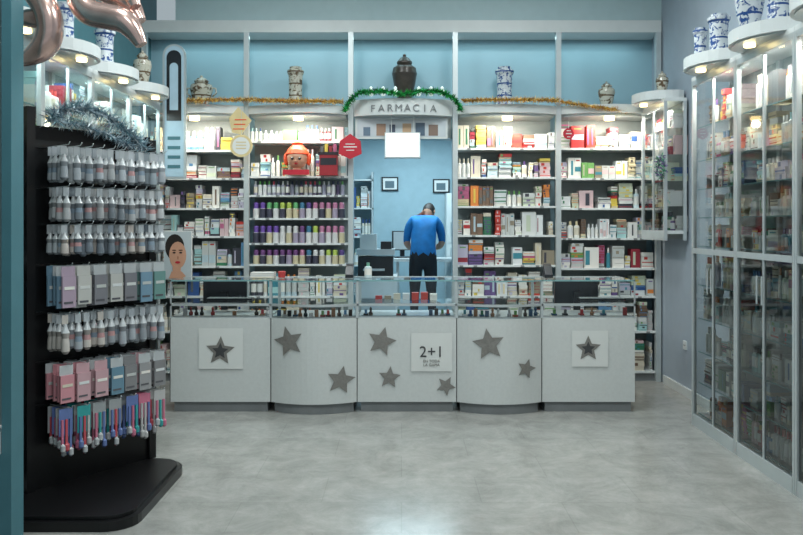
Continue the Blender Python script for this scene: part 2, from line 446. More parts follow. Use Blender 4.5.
# ------------------------------------------------------------------ sales counter
YF = 6.667
SEG = [(-1.93, -1.09, 0), (-1.09, -0.37, 1), (-0.37, 0.46, 0), (0.46, 1.17, 1), (1.17, 1.95, 0)]
def fy(x):
    for a, b, c in SEG:
        if a <= x <= b:
            if not c: return YF
            m = (a+b)/2; h = (b-a)/2
            return YF-0.11*(1-((x-m)/h)**2)
    return YF
def seg_poly(a, b, c, off=0.0, yb=7.15):
    n = 16 if c else 1
    pts = [(a, yb)]
    for k in range(n+1):
        x = a+(b-a)*k/n
        pts.append((x, fy(min(max(x, a+1e-6), b-1e-6))-off))
    pts.append((b, yb)); return pts
mb = MB([M_counter, M_plinth, M_alu, M_seam, M_glassedge])
gl = MB([M_glass])
for a, b, c in SEG:
    P = seg_poly(a, b, c)
    def shrink(P, e, back=0.0):
        m = (a+b)/2; k = ((b-a)/2-e)/((b-a)/2)
        return [(m+(x-m)*k, y+(e if y < 7.1 else -back)) for x, y in P]
    mb.prism(shrink(P, 0.03), 0.0, 0.085, 1)
    mb.prism(shrink(P, 0.004), 0.085, 0.785, 0)
    mb.prism(shrink(P, 0.012), 0.785, 0.80, 2)
    F = [p for p in P[1:-1]]
    for (xa, ya), (xb, yb) in zip(F[:-1], F[1:]):
        mb.prism([(xa, ya), (xb, yb), (xb, yb+0.02), (xa, ya+0.02)], 0.885, 0.905, 2)
        mb.prism([(xa, ya), (xb, yb), (xb, yb+0.008), (xa, ya+0.008)], 1.09, 1.102, 4)
        gl.quad((xa, ya+0.005, 0.80), (xb, yb+0.005, 0.80), (xb, yb+0.005, 1.092), (xa, ya+0.005, 1.092))
    Q = [(x, y, 1.098) for x, y in P]
    gl.add(Q, [tuple(range(len(Q)))], 0)
    gl.add([(x, y+(0.02 if y < 7.1 else -.02), 0.905) for x, y in P], [tuple(range(len(P)))], 0)
    mb.box(a+0.01, b-0.01, 7.13, 7.15, 1.085, 1.102, 2)
    for x in (a+0.006, b-0.006):
        mb.box(x-0.006, x+0.006, YF, YF+0.014, 0.785, 1.1, 2)
        mb.box(x-0.006, x+0.006, 7.136, 7.15, 0.785, 1.1, 2)
    mb.box(a-0.002, a+0.002, YF+0.004, YF+0.02, 0.085, 0.785, 3)
counter = mb.obj('sales_counter')
gl.obj('counter_glass', counter)
def star_pts(cx, cz, r, rot=0):
    return [(cx+(r if k % 2 == 0 else r*0.47)*math.sin(rot+math.pi*k/5), cz+(r if k % 2 == 0 else r*0.47)*math.cos(rot+math.pi*k/5)) for k in range(10)]
st = MB([M_star, M_decal, M_seam])
def star(cx, cz, r, rot=0, off=0.004, mi=0):
    P = star_pts(cx, cz, r, rot)
    vs = [(cx, fy(cx)-off-0.001, cz)]+[(x, fy(x)-off, z) for x, z in P]
    st.add(vs, [(0, 1+k, 1+(k+1) % 10) for k in range(10)], mi)
def paper(x0, x1, z0, z1):
    st.quad((x0, fy(x0)-0.003, z0), (x1, fy(x1)-0.003, z0), (x1, fy(x1)-0.003, z1), (x0, fy(x0)-0.003, z1), 1)
paper(-1.69, -1.32, 0.36, 0.70); star(-1.51, 0.51, 0.125, 0.05, 0.006); star(-1.51, 0.51, 0.07, 0.05, 0.008, 2)
star(-0.93, 0.60, 0.13, -0.25); star(-0.50, 0.28, 0.12, 0.2)
star(-0.165, 0.59, 0.125, 0.25); star(-0.10, 0.29, 0.095, 0.1); star(0.37, 0.22, 0.085, 0.5)
star(0.715, 0.58, 0.135, -0.15); star(1.03, 0.375, 0.085, 0.3)
paper(1.42, 1.72, 0.38, 0.68); star(1.555, 0.53, 0.11, 0.0, 0.006); star(1.555, 0.53, 0.06, 0.0, 0.008, 2)
paper(0.08, 0.42, 0.34, 0.66)
st.obj('star_decals', counter)
text('promo_text', '2+1', 0.13, (0.25, YF-0.006, 0.50), M_seam, parent=counter, ext=0.001)
text('promo_text_small', 'EN TODA\nLA GAMA', 0.032, (0.25, YF-0.006, 0.41), M_star, parent=counter, ext=0.001)
it = MB([M_prod])
for a, b, c in SEG:
    x = a+0.05
    while x < b-0.05:
        y = fy(x)+0.05
        k = R(); dens = 0.95 if c else 0.45
        if R() < dens:
            col = random.choice([lin(30, 30, 34), lin(210, 210, 210), lin(150, 110, 80), lin(60, 90, 120), lin(180, 180, 185), lin(150, 60, 60), lin(60, 50, 44)])
            if k < .4: it.box(x, x+0.03, y, y+0.03, 0.801, 0.801+U(.03, .075), 0, col)
            elif k < .7: it.lathe(x+0.015, y+0.02, [(0.016, 0), (0.018, 0.02), (0.008, 0.035), (0.012, 0.055), (0.004, 0.07)], 8, 0, col, z0=0.801)
            else: it.box(x, x+0.04, y, y+0.06, 0.801, 0.815, 0, col); it.box(x+0.01, x+0.03, y, y+0.03, 0.815, 0.85, 0, random.choice(CO))
        x += 0.046
it.obj('showcase_trinkets', counter)

def card_reader(x, y, z):
    mb = MB([M_screen, M_alu]); 
    mb.box(-0.035, 0.035, -0.06, 0.06, 0, 0.03, 0)
    mb.add([(-0.033, -0.055, 0.03), (0.033, -0.055, 0.03), (0.033, 0.055, 0.03), (-0.033, 0.055, 0.03), (-0.033, 0.0, 0.10), (0.033, 0.0, 0.10), (0.033, 0.05, 0.12), (-0.033, 0.05, 0.12)],
           [(0, 1, 5, 4), (1, 2, 6, 5), (2, 3, 7, 6), (3, 0, 4, 7), (4, 5, 6, 7)], 0)
    mb.box(-0.025, 0.025, 0.045, 0.053, 0.06, 0.11, 1)
    o = mb.obj('card_reader'); o.location = (x, y, z); return o
card_reader(-0.45, 6.95, 1.103); card_reader(1.27, 6.95, 1.103)
def monitor(x, y, z, rot=0, w=0.42, h=0.27, name='computer_monitor'):
    mb = MB([M_screen, M_alu])
    mb.box(-w/2, w/2, -0.015, 0.02, 0.1, 0.1+h, 0)
    mb.box(-w/2+.012, w/2-.012, -0.018, -0.015, 0.112, 0.088+h, 1)
    mb.box(-0.03, 0.03, 0.02, 0.05, 0.02, 0.22, 0); mb.box(-0.11, 0.11, -0.06, 0.1, 0, 0.015, 0)
    o = mb.obj(name); o.location = (x, y, z); o.rotation_euler = (0, 0, rot); return o
for (x0, x1) in ((-2.0, -1.2), (1.25, 2.0)):
    mb = MB([M_white, M_screen, M_prod])
    mb.box(x0, x1, 7.2, 7.5, 0.70, 0.73, 0)
    for xx in (x0+0.02, x1-0.05): mb.box(xx, xx+0.03, 7.22, 7.48, 0, 0.70, 0)
    o = mb.obj('work_desk')
    m = monitor((x0+x1)/2-0.02, 7.36, 0.731, math.pi, 0.40, 0.24)
    mb = MB([M_screen, M_alu]); mb.box(x0+0.3, x0+0.7, 6.95, 7.07, 0.906, 0.92, 0)
    for i in range(12):
        for j in range(3): mb.box(x0+0.31+i*0.032, x0+0.335+i*0.032, 6.96+j*0.035, 6.985+j*0.035, 0.92, 0.926, 1)
    mb.obj('keyboard')
mb = MB([M_prod])
bottle(mb, 0, 0, 0, 0.032, 0.13, lin(190, 205, 208), lin(110, 160, 140), 16)
o = mb.obj('sanitizer_bottle'); o.location = (-0.29, 6.95, 1.103)
mb = MB([M_prod])
for k in range(5): mb.box(-0.1, 0.1, -0.07, 0.07, k*0.01, k*0.01+0.008, 0, random.choice(WH))
mb.lathe(0.16, 0, [(0.03, 0), (0.035, 0.05), (0.03, 0.055)], 14, 0, lin(180, 60, 60))
o = mb.obj('leaflet_stack'); o.location = (-1.2, 6.95, 1.103)
mb = MB([M_prod])
for k in range(7): mb.box(-0.28+k*.08, -0.22+k*.08, U(-.03, .03), .06, 0, U(.03, .07), 0, pcol(.5))
o = mb.obj('counter_clutter'); o.location = (0.05, 7.0, 0.906)

# ------------------------------------------------------------------ glass cabinets
def cabinet(M, L, parent_name='glass_display_cabinet', zs=None, ztop=2.68, zbot=0.0, canopy=True, rail=1.36, depth=0.32, white=0.6):
    zs = zs or [0.1, 0.34, 0.58, 0.84, 1.10, 1.40, 1.62, 1.84, 2.06, 2.32]
    mb = MB([M_alu, M_cabback, M_white, M_warm]); mb.M = M
    t = 0.02
    for x in (0, L-t*1.2):
        mb.box(x, x+t*1.2, 0, 0.03, zbot, ztop); mb.box(x, x+t*1.2, depth-0.03, depth, zbot, ztop)
    mb.box(L/2-0.008, L/2+0.008, 0.004, 0.022, zbot+0.09, ztop-0.03)
    mb.box(t, L-t, 0, 0.03, ztop-0.04, ztop); mb.box(t, L-t, 0, 0.03, zbot, zbot+0.09)
    if rail: mb.box(t, L-t, 0, 0.03, rail-0.02, rail+0.02)
    mb.box(0.005, L-0.005, depth-0.01, depth, zbot+0.01, ztop, 1)
    mb.box(0.005, L-0.005, 0.03, depth-0.01, zbot+0.06, zbot+0.09, 2)
    mb.box(0.0, L, 0.0, depth, ztop, ztop+0.03, 2)
    for x in (L/2-0.035, L/2+0.035):
        if rail: mb.rod((x, -0.02, rail-0.3), (x, -0.02, rail-0.12), 0.006)
    if canopy:
        n = 28; r = L*0.44
        pts = [(L/2+r*math.cos(2*math.pi*k/n), depth*0.45+r*0.92*math.sin(2*math.pi*k/n)) for k in range(n)]
        pts = [(x, min(y, depth)) for x, y in pts]
        mb.prism(pts, ztop+0.03, ztop+0.11, 2)
        pts2 = [(L/2+(x-L/2)*0.93, depth*.45+(y-depth*.45)*0.93) for x, y in pts]
        mb.prism(pts2, ztop+0.02, ztop+0.03, 0)
        p3 = [(L/2+0.035*math.cos(2*math.pi*k/12), -0.08+0.035*math.sin(2*math.pi*k/12)) for k in range(12)]
        mb.prism(p3, ztop+0.0, ztop+0.019, 3)
    cab = mb.obj(parent_name)
    g = MB([M_cabglass, M_glassedge, M_glass]); g.M = M
    g.quad((t, 0.012, zbot+0.09), (L-t, 0.012, zbot+0.09), (L-t, 0.012, ztop-0.04), (t, 0.012, ztop-0.04))
    for z in zs:
        g.box(t, L-t, 0.045, 0.05, z-0.009, z-0.001, 1)
        g.quad((t, 0.05, z-0.001), (L-t, 0.05, z-0.001), (L-t, depth-0.012, z-0.001), (t, depth-0.012, z-0.001), 2)
    for x in (0.005, L-0.005):
        g.quad((x, 0.03, zbot+0.09), (x, depth-0.03, zbot+0.09), (x, depth-0.03, ztop), (x, 0.03, ztop), 2)
    g.obj('glass_panes', cab)
    p = MB([M_prod]); p.M = M
    zz = zs+[ztop-0.02]
    for i, z in enumerate(zs):
        fill(p, t+0.01, L-t-0.01, 0.07, 0.22, z, (zz[i+1]-z)*0.93, 'mix', white, 0.9)
    p.obj('stocked_products', cab)
    return cab
def MR(x, y): return Matrix.Translation((x, y, 0)) @ Matrix.Rotation(-math.pi/2, 4, 'Z')
def ML(x, y): return Matrix.Translation((x, y, 0)) @ Matrix.Rotation(math.pi/2, 4, 'Z')
for y in (6.26, 5.44, 4.62, 3.80):
    cabinet(MR(2.27, y), 0.815)
    area('cabinet_lamp', (2.34, y-0.41, 2.63), 0.1, 0.5, 6.0, (1, 0.96, 0.88))
for y in (4.25, 5.07, 5.89, 6.71):
    cabinet(ML(-2.27, y), 0.815)
    area('cabinet_lamp', (-2.34, y+0.41, 2.63), 0.1, 0.5, 3.5, (0.82, 1, 0.98))
cabinet(MR(2.37, 7.90), 0.68, 'product_display_case', zs=[1.50, 1.73, 1.96, 2.2, 2.44], zbot=1.42, rail=None, depth=0.205)
area('cabinet_lamp', (2.43, 7.56, 2.63), 0.1, 0.4, 3.0, (1, 0.96, 0.88))
ZJ = 2.79
jar('apothecary_jar', 2.27, 6.08, ZJ, albarello(0.27, 0.055), M_jarblue)
jar('apothecary_jar', 2.30, 5.80, ZJ, albarello(0.30, 0.08), M_jarblue)
jar('ceramic_jar', 2.24, 5.15, ZJ, urn(0.34, 0.09), M_jarblue)
jar('apothecary_jar', 2.32, 4.93, ZJ, albarello(0.3, 0.08), M_jarblue)
jar('ceramic_jar', 2.46, 7.55, ZJ, urn(0.22, 0.06), M_jarcream)
jar('ceramic_jar', -2.30, 7.1, ZJ, urn(0.32, 0.08), M_jarcream)
jar('apothecary_jar', -2.30, 6.2, ZJ, albarello(0.3, 0.08), M_jarblue)
jar('apothecary_jar', -2.32, 5.5, ZJ, albarello(0.3, 0.08), M_jarblue)

pts = [(2.31, 7.13+0.09*math.cos(a), 2.08+0.09*math.sin(a)) for a in [2*math.pi*k/14 for k in range(15)]]
garland('christmas_wreath', pts, 0.05, 900, [lin(60, 150, 110), lin(120, 90, 150), lin(190, 210, 200)], w=.009)
mb = MB([M_white, M_seam]); mb.box(2.588, 2.6, 7.28, 7.36, 0.42, 0.5, 0)
for dy in (0.022, 0.052): mb.rod((2.586, 7.28+dy, 0.46), (2.589, 7.28+dy, 0.46), 0.006, 1)
mb.obj('wall_outlet')

# ------------------------------------------------------------------ signs at rear
mb = MB([M_alu, M_ledblue, M_screen, M_teal])
def arch(x0, x1, z0, z1, n=10):
    r = (x1-x0)/2; cx = (x0+x1)/2
    return [(x0, z0), (x1, z0)]+[(cx+r*math.cos(math.pi*k/n), z1-r+r*math.sin(math.pi*k/n)) for k in range(n+1)]
def flat(mb, P, y, th, mi):
    n = len(P); vs = [(x, y, z) for x, z in P]+[(x, y+th, z) for x, z in P]
    mb.add(vs, [tuple(range(n)), tuple(range(2*n-1, n-1, -1))]+[(k, n+k, n+(k+1) % n, (k+1) % n) for k in range(n)], mi)
flat(mb, arch(-2.27, -2.05, 2.0, 3.28), 7.6, 0.03, 0)
flat(mb, arch(-2.25, -2.07, 2.02, 3.26), 7.596, 0.004, 1)
flat(mb, arch(-2.23, -2.09, 2.55, 3.22), 7.592, 0.003, 2)
flat(mb, arch(-2.20, -2.12, 2.65, 3.1), 7.590, 0.002, 1)
for k in range(4): mb.box(-2.22, -2.10, 7.592, 7.595, 2.10+k*.09, 2.13+k*.09, 3)
mb.box(-2.18, -2.14, 7.63, 7.9, 2.5, 2.53, 0)
mb.obj('arched_advert_sign')

mb = MB([M_paper, M_skin, M_hair, M_redsign, M_prod])
def ell(mb, cx, cz_, rx, rz, y, mi, col=(1, 1, 1, 1), n=20):
    mb.add([(cx+rx*math.cos(2*math.pi*k/n), y, cz_+rz*math.sin(2*math.pi*k/n)) for k in range(n)], [tuple(range(n))], mi, col)
mb.box(-2.36, -2.08, 7.94, 7.955, 1.02, 1.50, 0)
mb.box(-2.355, -2.085, 7.9385, 7.94, 1.025, 1.495, 4, lin(180, 190, 194))
ell(mb, -2.25, 1.34, 0.095, 0.13, 7.9375, 2); ell(mb, -2.22, 1.26, 0.085, 0.135, 7.936, 1)
mb.box(-2.27, -2.19, 7.935, 7.937, 1.03, 1.15, 1)
mb.add([(-2.31, 7.9355, 1.03), (-2.12, 7.9355, 1.03), (-2.18, 7.9355, 1.10), (-2.28, 7.9355, 1.10)], [(0, 1, 2, 3)], 1)
for dx in (-0.035, 0.03): ell(mb, -2.22+dx, 1.285, 0.016, 0.008, 7.934, 2); ell(mb, -2.22+dx, 1.31, 0.022, 0.005, 7.934, 2)
ell(mb, -2.22, 1.19, 0.026, 0.012, 7.934, 3); ell(mb, -2.218, 1.235, 0.01, 0.018, 7.9345, 4, lin(170, 120, 95))
mb.obj('beauty_poster')

def hang_sign(name, x, y, z, r, mat, n=8, spike=1.0):
    mb = MB([mat, M_alu, M_paper])
    P = [(x+r*(1 if k % 2 else spike)*math.cos(2*math.pi*(k+.5)/n), z+r*(1 if k % 2 else spike)*math.sin(2*math.pi*(k+.5)/n)) for k in range(n)]
    cvs = [(x, y-0.001, z)]+[(a, y, b) for a, b in P]
    mb.add(cvs, [(0, 1+k, 1+(k+1) % n) for k in range(n)], 0)
    mb.add([(a, y+.006, b) for a, b in P]+[(x, y+.006, z)], [(n, (k+1) % n, k) for k in range(n)], 0)
    mb.box(x-r*.5, x+r*.5, y-0.004, y-.002, z-0.004, z+0.006, 2); mb.box(x-r*.35, x+r*.35, y-0.004, y-.002, z+0.025, z+0.033, 2)
    mb.box(x-r*.3, x+r*.3, y-0.004, y-.002, z-0.035, z-0.027, 2)
    mb.rod((x, y+0.003, z), (x, y+0.003, 2.66), 0.002, 1)
    return mb.obj(name)
hang_sign('red_promo_sign', -0.50, 7.80, 2.32, 0.13, M_redsign, 6, 0.9)
hang_sign('red_promo_sign', 1.63, 7.80, 2.45, 0.055, M_redsign, 12)
mb = MB([M_cream, M_orangehair, M_alu, M_paper])
x, y = -1.56, 7.78
P = [(x+0.11*math.cos(2*math.pi*k/20), 2.33+0.11*math.sin(2*math.pi*k/20)) for k in range(20)]
flat(mb, P, y, 0.008, 0)
ell(mb, x, 2.33, 0.085, 0.085, y-0.002, 3)
for k in range(3): mb.box(x-0.05, x+0.05, y-.005, y-.003, 2.30+k*.03, 2.31+k*.03, 0)
flat(mb, [(x-0.09, 2.46), (x+0.0, 2.44), (x+0.10, 2.58), (x-0.03, 2.71), (x-0.12, 2.60)], y+0.01, 0.008, 0)
for k in range(3): mb.box(x-0.08+k*.008, x+0.03+k*.01, y+0.006, y+0.01, 2.49+k*.045, 2.50+k*.045, 1)
mb.rod((x, y+0.012, 2.44), (x, y+0.012, 2.70), 0.003, 2)
mb.obj('ice_cream_mobile')

mb = MB([M_skin, M_orangehair, M_redsign, M_screen, M_paper])
mb.lathe(0, 0, [(0.10, 0), (0.10, 0.02), (0.045, 0.03), (0.04, 0.07), (0.07, 0.09), (0.095, 0.13), (0.1, 0.18), (0.085, 0.22), (0.03, 0.245)], 20, 0)
mb.lathe(0, 0.02, [(0.105, 0.20), (0.12, 0.21), (0.10, 0.25), (0.07, 0.28), (0.05, 0.30), (0.055, 0.32), (0.02, 0.335)], 20, 1)
for sx in (-1, 1):
    mb.lathe(sx*0.11, 0.02, [(0.01, 0.10), (0.022, 0.12), (0.028, 0.16), (0.025, 0.2), (0.01, 0.22)], 12, 1)
    mb.lathe(sx*0.036, -0.094, [(0.004, 0.145), (0.015, 0.155), (0.015, 0.165), (0.004, 0.175)], 10, 3)
mb.lathe(0, -0.088, [(0.004, 0.10), (0.022, 0.108), (0.004, 0.118)], 10, 2)
mb.lathe(0, -0.098, [(0.003, 0.125), (0.011, 0.13), (0.004, 0.145)], 10, 0)
mb.box(-0.13, 0.13, -0.1, -0.09, 0.0, 0.05, 2)
o = mb.obj('cartoon_head_display'); o.location = (-1.03, 7.9, 2.051)
mb = MB([M_prod]); 
mb.box(-0.09, 0.09, -0.05, 0.05, 0, 0.2, 0, lin(150, 30, 40)); mb.box(-0.08, 0.08, -0.052, -0.05, 0.1, 0.17, 0, lin(30, 30, 40))
mb.box(-0.1, 0.1, -0.055, 0.055, 0.2, 0.23, 0, lin(40, 30, 36))
for k in range(4): mb.box(-0.08+k*0.042, -0.05+k*0.042, -0.04, 0.04, 0.23, 0.29+0.02*(k % 2), 0, random.choice(CO))
o = mb.obj('cosmetics_display_box'); o.location = (-0.72, 7.93, 2.051)

# ------------------------------------------------------------------ left stand with hanging goods
ang = math.atan2(0.81, 0.58)
MS = Matrix.Translation((-2.05, 4.5, 0)) @ Matrix.Rotation(ang, 4, 'Z')
mb = MB([M_black, M_alu])
def rrect(x0, x1, y0, y1, r, n=6):
    out = []
    for cx, cy, a0 in ((x1-r, y0+r, -90), (x1-r, y1-r, 0), (x0+r, y1-r, 90), (x0+r, y0+r, 180)):
        for k in range(n+1):
            a = math.radians(a0+90*k/n); out.append((cx+r*math.cos(a), cy+r*math.sin(a)))
    return out
mb.prism(rrect(-2.18, -1.37, 4.06, 5.14, 0.16), 0.0, 0.05, 0)
mb.prism(rrect(-2.15, -1.40, 4.09, 5.11, 0.14), 0.05, 0.07, 0)
mb.M = MS
mb.box(-0.02, 0.76, 0.0, 0.05, 0.07, 2.12, 0)
mb.box(-0.07, -0.02, -0.02, 0.09, 0.07, 2.22, 0); mb.box(0.74, 0.79, -0.02, 0.09, 0.07, 2.10, 0)
mb.box(-0.02, 0.76, 0.0, 0.06, 2.04, 2.12, 0)
rows = [(1.98, .19, 'bot', [lin(176, 182, 188), lin(136, 146, 152), lin(196, 200, 202)]), (1.75, .18, 'bot', [lin(180, 182, 184), lin(140, 148, 155)]),
        (1.54, .16, 'bot', [lin(184, 176, 170), lin(130, 140, 150), lin(170, 176, 180)]),
        (1.31, .22, 'card', [lin(116, 146, 166), lin(168, 150, 166), lin(186, 186, 182), lin(124, 124, 130), lin(106, 142, 138)]),
        (1.04, .2, 'bot', [lin(186, 180, 174), lin(160, 166, 172)]),
        (.76, .2, 'card', [lin(196, 138, 146), lin(148, 148, 150), lin(190, 154, 160), lin(100, 134, 152), lin(128, 128, 130)]),
        (.52, .26, 'brush', [lin(50, 150, 150), lin(190, 110, 134), lin(176, 176, 176), lin(96, 116, 166), lin(190, 80, 90)])]
pk = MB([M_plas, M_alu, M_glass]); pk.M = MS
for zt, h, kind, cols in rows:
    mb.box(-0.02, 0.76, -0.012, 0.0, zt+0.015, zt+0.03, 0)
    nc = 10 if kind == 'bot' else 7
    for k in range(nc):
        x = 0.02+0.72*(k+0.5)/nc
        mb.rod((x, 0, zt+0.02), (x, -0.22, zt+0.025), 0.0025, 1, n=6)
        mb.rod((x, -0.22, zt+0.025), (x, -0.235, zt+0.04), 0.0025, 1, n=6)
        c = random.choice(cols)
        for j in range(4):
            y = -0.05-j*0.045+U(-.006, .006); xx = x+U(-.008, .008)
            if R() < .3: c = random.choice(cols)
            w = 0.72/nc*0.8
            hh = h*U(.88, 1.0)
            if kind == 'bot':
                pk.box(xx-w*.32, xx+w*.32, y, y+0.002, zt-0.03, zt+0.02, 0, lin(170, 176, 180) if R() < .6 else c)
                r = w*0.40
                f2 = U(.75, 1.15); f3 = U(.45, .8)
                c2 = [min(1, v*f2) for v in c[:3]]+[1]
                c3 = [min(1, v*f3) for v in c[:3]]+[1]
                pk.lathe(xx, y-0.004, [(r*.5, 0), (r, hh*.08), (r*.95, hh*.3), (r*.8, hh*.45), (r, hh*.6), (r*.5, hh*.75), (r*.28, hh*.85)], 9, 0, z0=zt-hh,
                         cols=[c3, c2, random.choice([c2, c2, lin(130, 146, 160), lin(180, 140, 140)]), c3, lin(190, 194, 196), lin(190, 194, 196)])
            elif kind == 'card':
                pk.box(xx-w/2, xx+w/2, y, y+0.002, zt-0.035, zt+0.02, 0, lin(180, 184, 186) if R() < .6 else c)
                pk.box(xx-w/2, xx+w/2, y-0.012, y, zt-hh, zt-0.035, 0, c)
                pk.box(xx-w/2+.01, xx+w/2-.01, y-0.014, y-0.012, zt-h*.5, zt-h*.42, 0, random.choice(WH))
                pk.box(xx-w/2+.008, xx+w/2-.02, y-0.014, y-0.012, zt-h*.85, zt-h*.8, 0, lin(90, 90, 95))
            else:
                pk.box(xx-w/2, xx+w/2, y, y+0.002, zt-h*.5, zt+0.02, 0, lin(150, 154, 156) if R() < .6 else c)
                for q in (-1, 0, 1):
                    cc = random.choice(cols); zb = zt-h*U(.75, 1)
                    pk.box(xx+q*w*.3-.006, xx+q*w*.3+.006, y-0.01, y-.001, zb, zt-0.04, 0, cc)
                    pk.lathe(xx+q*w*.3, y-0.012, [(.004, 0), (.014, .01), (.014, .04), (.005, .05)], 7, 0, lin(180, 184, 186) if R() < .5 else cc, z0=zb)
stand = mb.obj('hanging_goods_display_stand')
pk.obj('blister_packs', stand)
pts = [tuple(MS @ Vector((u, -0.03, z))) for u, z in ((0.06, 2.16), (0.12, 2.22), (0.28, 2.25), (0.42, 2.22), (0.55, 2.15), (0.66, 2.08), (0.7, 2.02))]
sil = [lin(150, 170, 180), lin(190, 200, 205), lin(80, 104, 120), lin(110, 150, 160)]
garland('silver_tinsel_garland', pts, 0.085, 1800, sil, w=0.005)
pts = [tuple(MS @ Vector((u, -0.06, z))) for u, z in ((0.08, 2.15), (0.25, 2.14), (0.42, 2.10), (0.6, 2.04))]
garland('silver_tinsel_garland', pts, 0.06, 1500, sil, w=0.004)

def balloon(name, paths, rad):
    cu = bpy.data.curves.new(name, 'CURVE'); cu.dimensions = '3D'; cu.bevel_depth = rad; cu.bevel_resolution = 5; cu.use_fill_caps = True
    for P in paths:
        sp = cu.splines.new('NURBS'); sp.points.add(len(P)-1); sp.use_endpoint_u = True; sp.order_u = 3; sp.resolution_u = 8
        for i, p in enumerate(P):
            sp.points[i].co = (*p, 1); sp.points[i].radius = 0.45 if i in (0, len(P)-1) else 1.0
    o = bpy.data.objects.new(name, cu); COLL.objects.link(o)
    dg = bpy.context.evaluated_depsgraph_get()
    me = bpy.data.meshes.new_from_object(o.evaluated_get(dg)); bpy.data.objects.remove(o)
    me.materials.clear(); me.materials.append(M_foil)
    for p in me.polygons: p.use_smooth = True
    ob = bpy.data.objects.new(name, me); COLL.objects.link(ob); return ob
balloon('foil_balloon', [[(-1.90, 4.0, 2.80), (-1.84, 3.98, 2.74), (-1.76, 3.97, 2.64), (-1.74, 3.98, 2.52), (-1.80, 4.0, 2.42), (-1.90, 4.0, 2.38)],
                         [(-1.93, 4.03, 2.60), (-1.84, 4.0, 2.60), (-1.74, 4.0, 2.58)]], 0.065)
balloon('foil_balloon', [[(-1.66, 4.05, 2.86), (-1.64, 4.03, 2.74), (-1.58, 4.0, 2.62), (-1.46, 4.0, 2.60), (-1.36, 4.0, 2.58), (-1.30, 4.0, 2.46)],
                         [(-1.62, 4.1, 2.76), (-1.50, 4.1, 2.76), (-1.40, 4.1, 2.72), (-1.33, 4.08, 2.60)],
                         [(-1.36, 4.06, 2.9), (-1.40, 4.04, 2.80), (-1.34, 4.03, 2.66)]], 0.065)
mb = MB([M_white])
mb.rod((-1.90, 4.0, 2.79), (-1.90, 4.0, 4.24), 0.002); mb.rod((-1.66, 4.05, 2.85), (-1.66, 4.05, 4.24), 0.002); mb.rod((-1.36, 4.06, 2.89), (-1.36, 4.06, 4.24), 0.002)
mb.obj('balloon_ribbon')

# ------------------------------------------------------------------ near-left shopfront jamb
mb = MB([M_teal, M_white, M_wall, M_cabback])
mb.box(-1.85, -1.805, 3.70, 3.82, 0.0, 4.25, 0)
mb.box(-2.6, -1.85, 3.76, 3.80, 0.62, 4.25, 3)
mb.box(-2.6, -1.855, 3.62, 3.86, 0.50, 0.60, 1)
mb.box(-2.6, -1.85, 3.70, 3.84, 0.0, 0.50, 0)
mb.obj('trim_shopfront_jamb')

# ------------------------------------------------------------------ back room contents
mb = MB([M_white, M_screen, M_alu])
mb.box(-0.55, -0.05, 9.5, 10.0, 0.2, 0.95, 0); mb.box(-0.53, -0.07, 9.495, 9.5, 0.25, 0.45, 2); mb.box(-0.53, -0.07, 9.495, 9.5, 0.5, 0.7, 2)
mb.box(-0.52, -0.1, 9.55, 9.95, 0.95, 1.18, 1); mb.box(-0.54, -0.08, 9.52, 9.97, 1.2, 1.27, 2); mb.box(-0.45, -0.2, 9.4, 9.55, 1.02, 1.04, 2)
mb.box(-0.5, -0.3, 9.6, 9.85, 1.27, 1.45, 0); mb.box(-0.25, -0.12, 9.6, 9.85, 1.27, 1.36, 1)
mb.obj('photocopier')
mb = MB([M_white, M_alu])
mb.box(-0.1, 1.1, 10.45, 10.95, 1.08, 1.12, 0)
for x, y in ((-0.05, 10.5), (1.05, 10.5), (-0.05, 10.9), (1.05, 10.9)): mb.box(x-.02, x+.02, y-.02, y+.02, 0.2, 1.08, 1)
mb.obj('back_room_table')
monitor(0.02, 10.75, 1.121, 0.3, 0.30, 0.26)
mb = MB([M_white, M_alu, M_seam])
mb.box(0.62, 1.2, 11.0, 11.45, 0.2, 2.0, 0); mb.box(0.63, 1.19, 10.98, 11.0, 0.22, 1.3, 0); mb.box(0.63, 1.19, 10.98, 11.0, 1.32, 1.98, 0)
mb.rod((0.68, 10.96, 0.9), (0.68, 10.96, 1.25), 0.01, 1); mb.rod((0.68, 10.96, 1.4), (0.68, 10.96, 1.6), 0.01, 1)
mb.obj('refrigerator')
for x, z in ((-0.165, 2.15), (0.57, 2.12)):
    mb = MB([M_screen, M_paper, M_prod]); mb.box(x-.12, x+.12, 11.47, 11.499, z-.1, z+.1, 0); mb.box(x-.10, x+.10, 11.465, 11.47, z-.08, z+.08, 1)
    mb.box(x-.07, x+.06, 11.462, 11.465, z-.06, z+.04, 2, lin(90, 110, 120)); mb.obj('picture_frame')
mb = MB([M_alu, M_white]); mb.box(-1.3, -0.40, 11.2, 11.48, 0.2, 0.24, 1)
for z in (0.6, 1.0, 1.4, 1.8, 2.2): mb.box(-1.3, -0.40, 11.2, 11.48, z-.02, z, 1)
for x in (-1.3, -0.42): mb.box(x, x+.02, 11.2, 11.48, 0.2, 2.3, 0)
sh = mb.obj('storage_rack')
mb = MB([M_prod])
for z in (0.24, 0.6, 1.0, 1.4, 1.8): fill(mb, -1.27, -0.43, 11.22, 0.24, z, 0.33, 'box', 0.6, 0.8)
mb.obj('stored_boxes', sh)

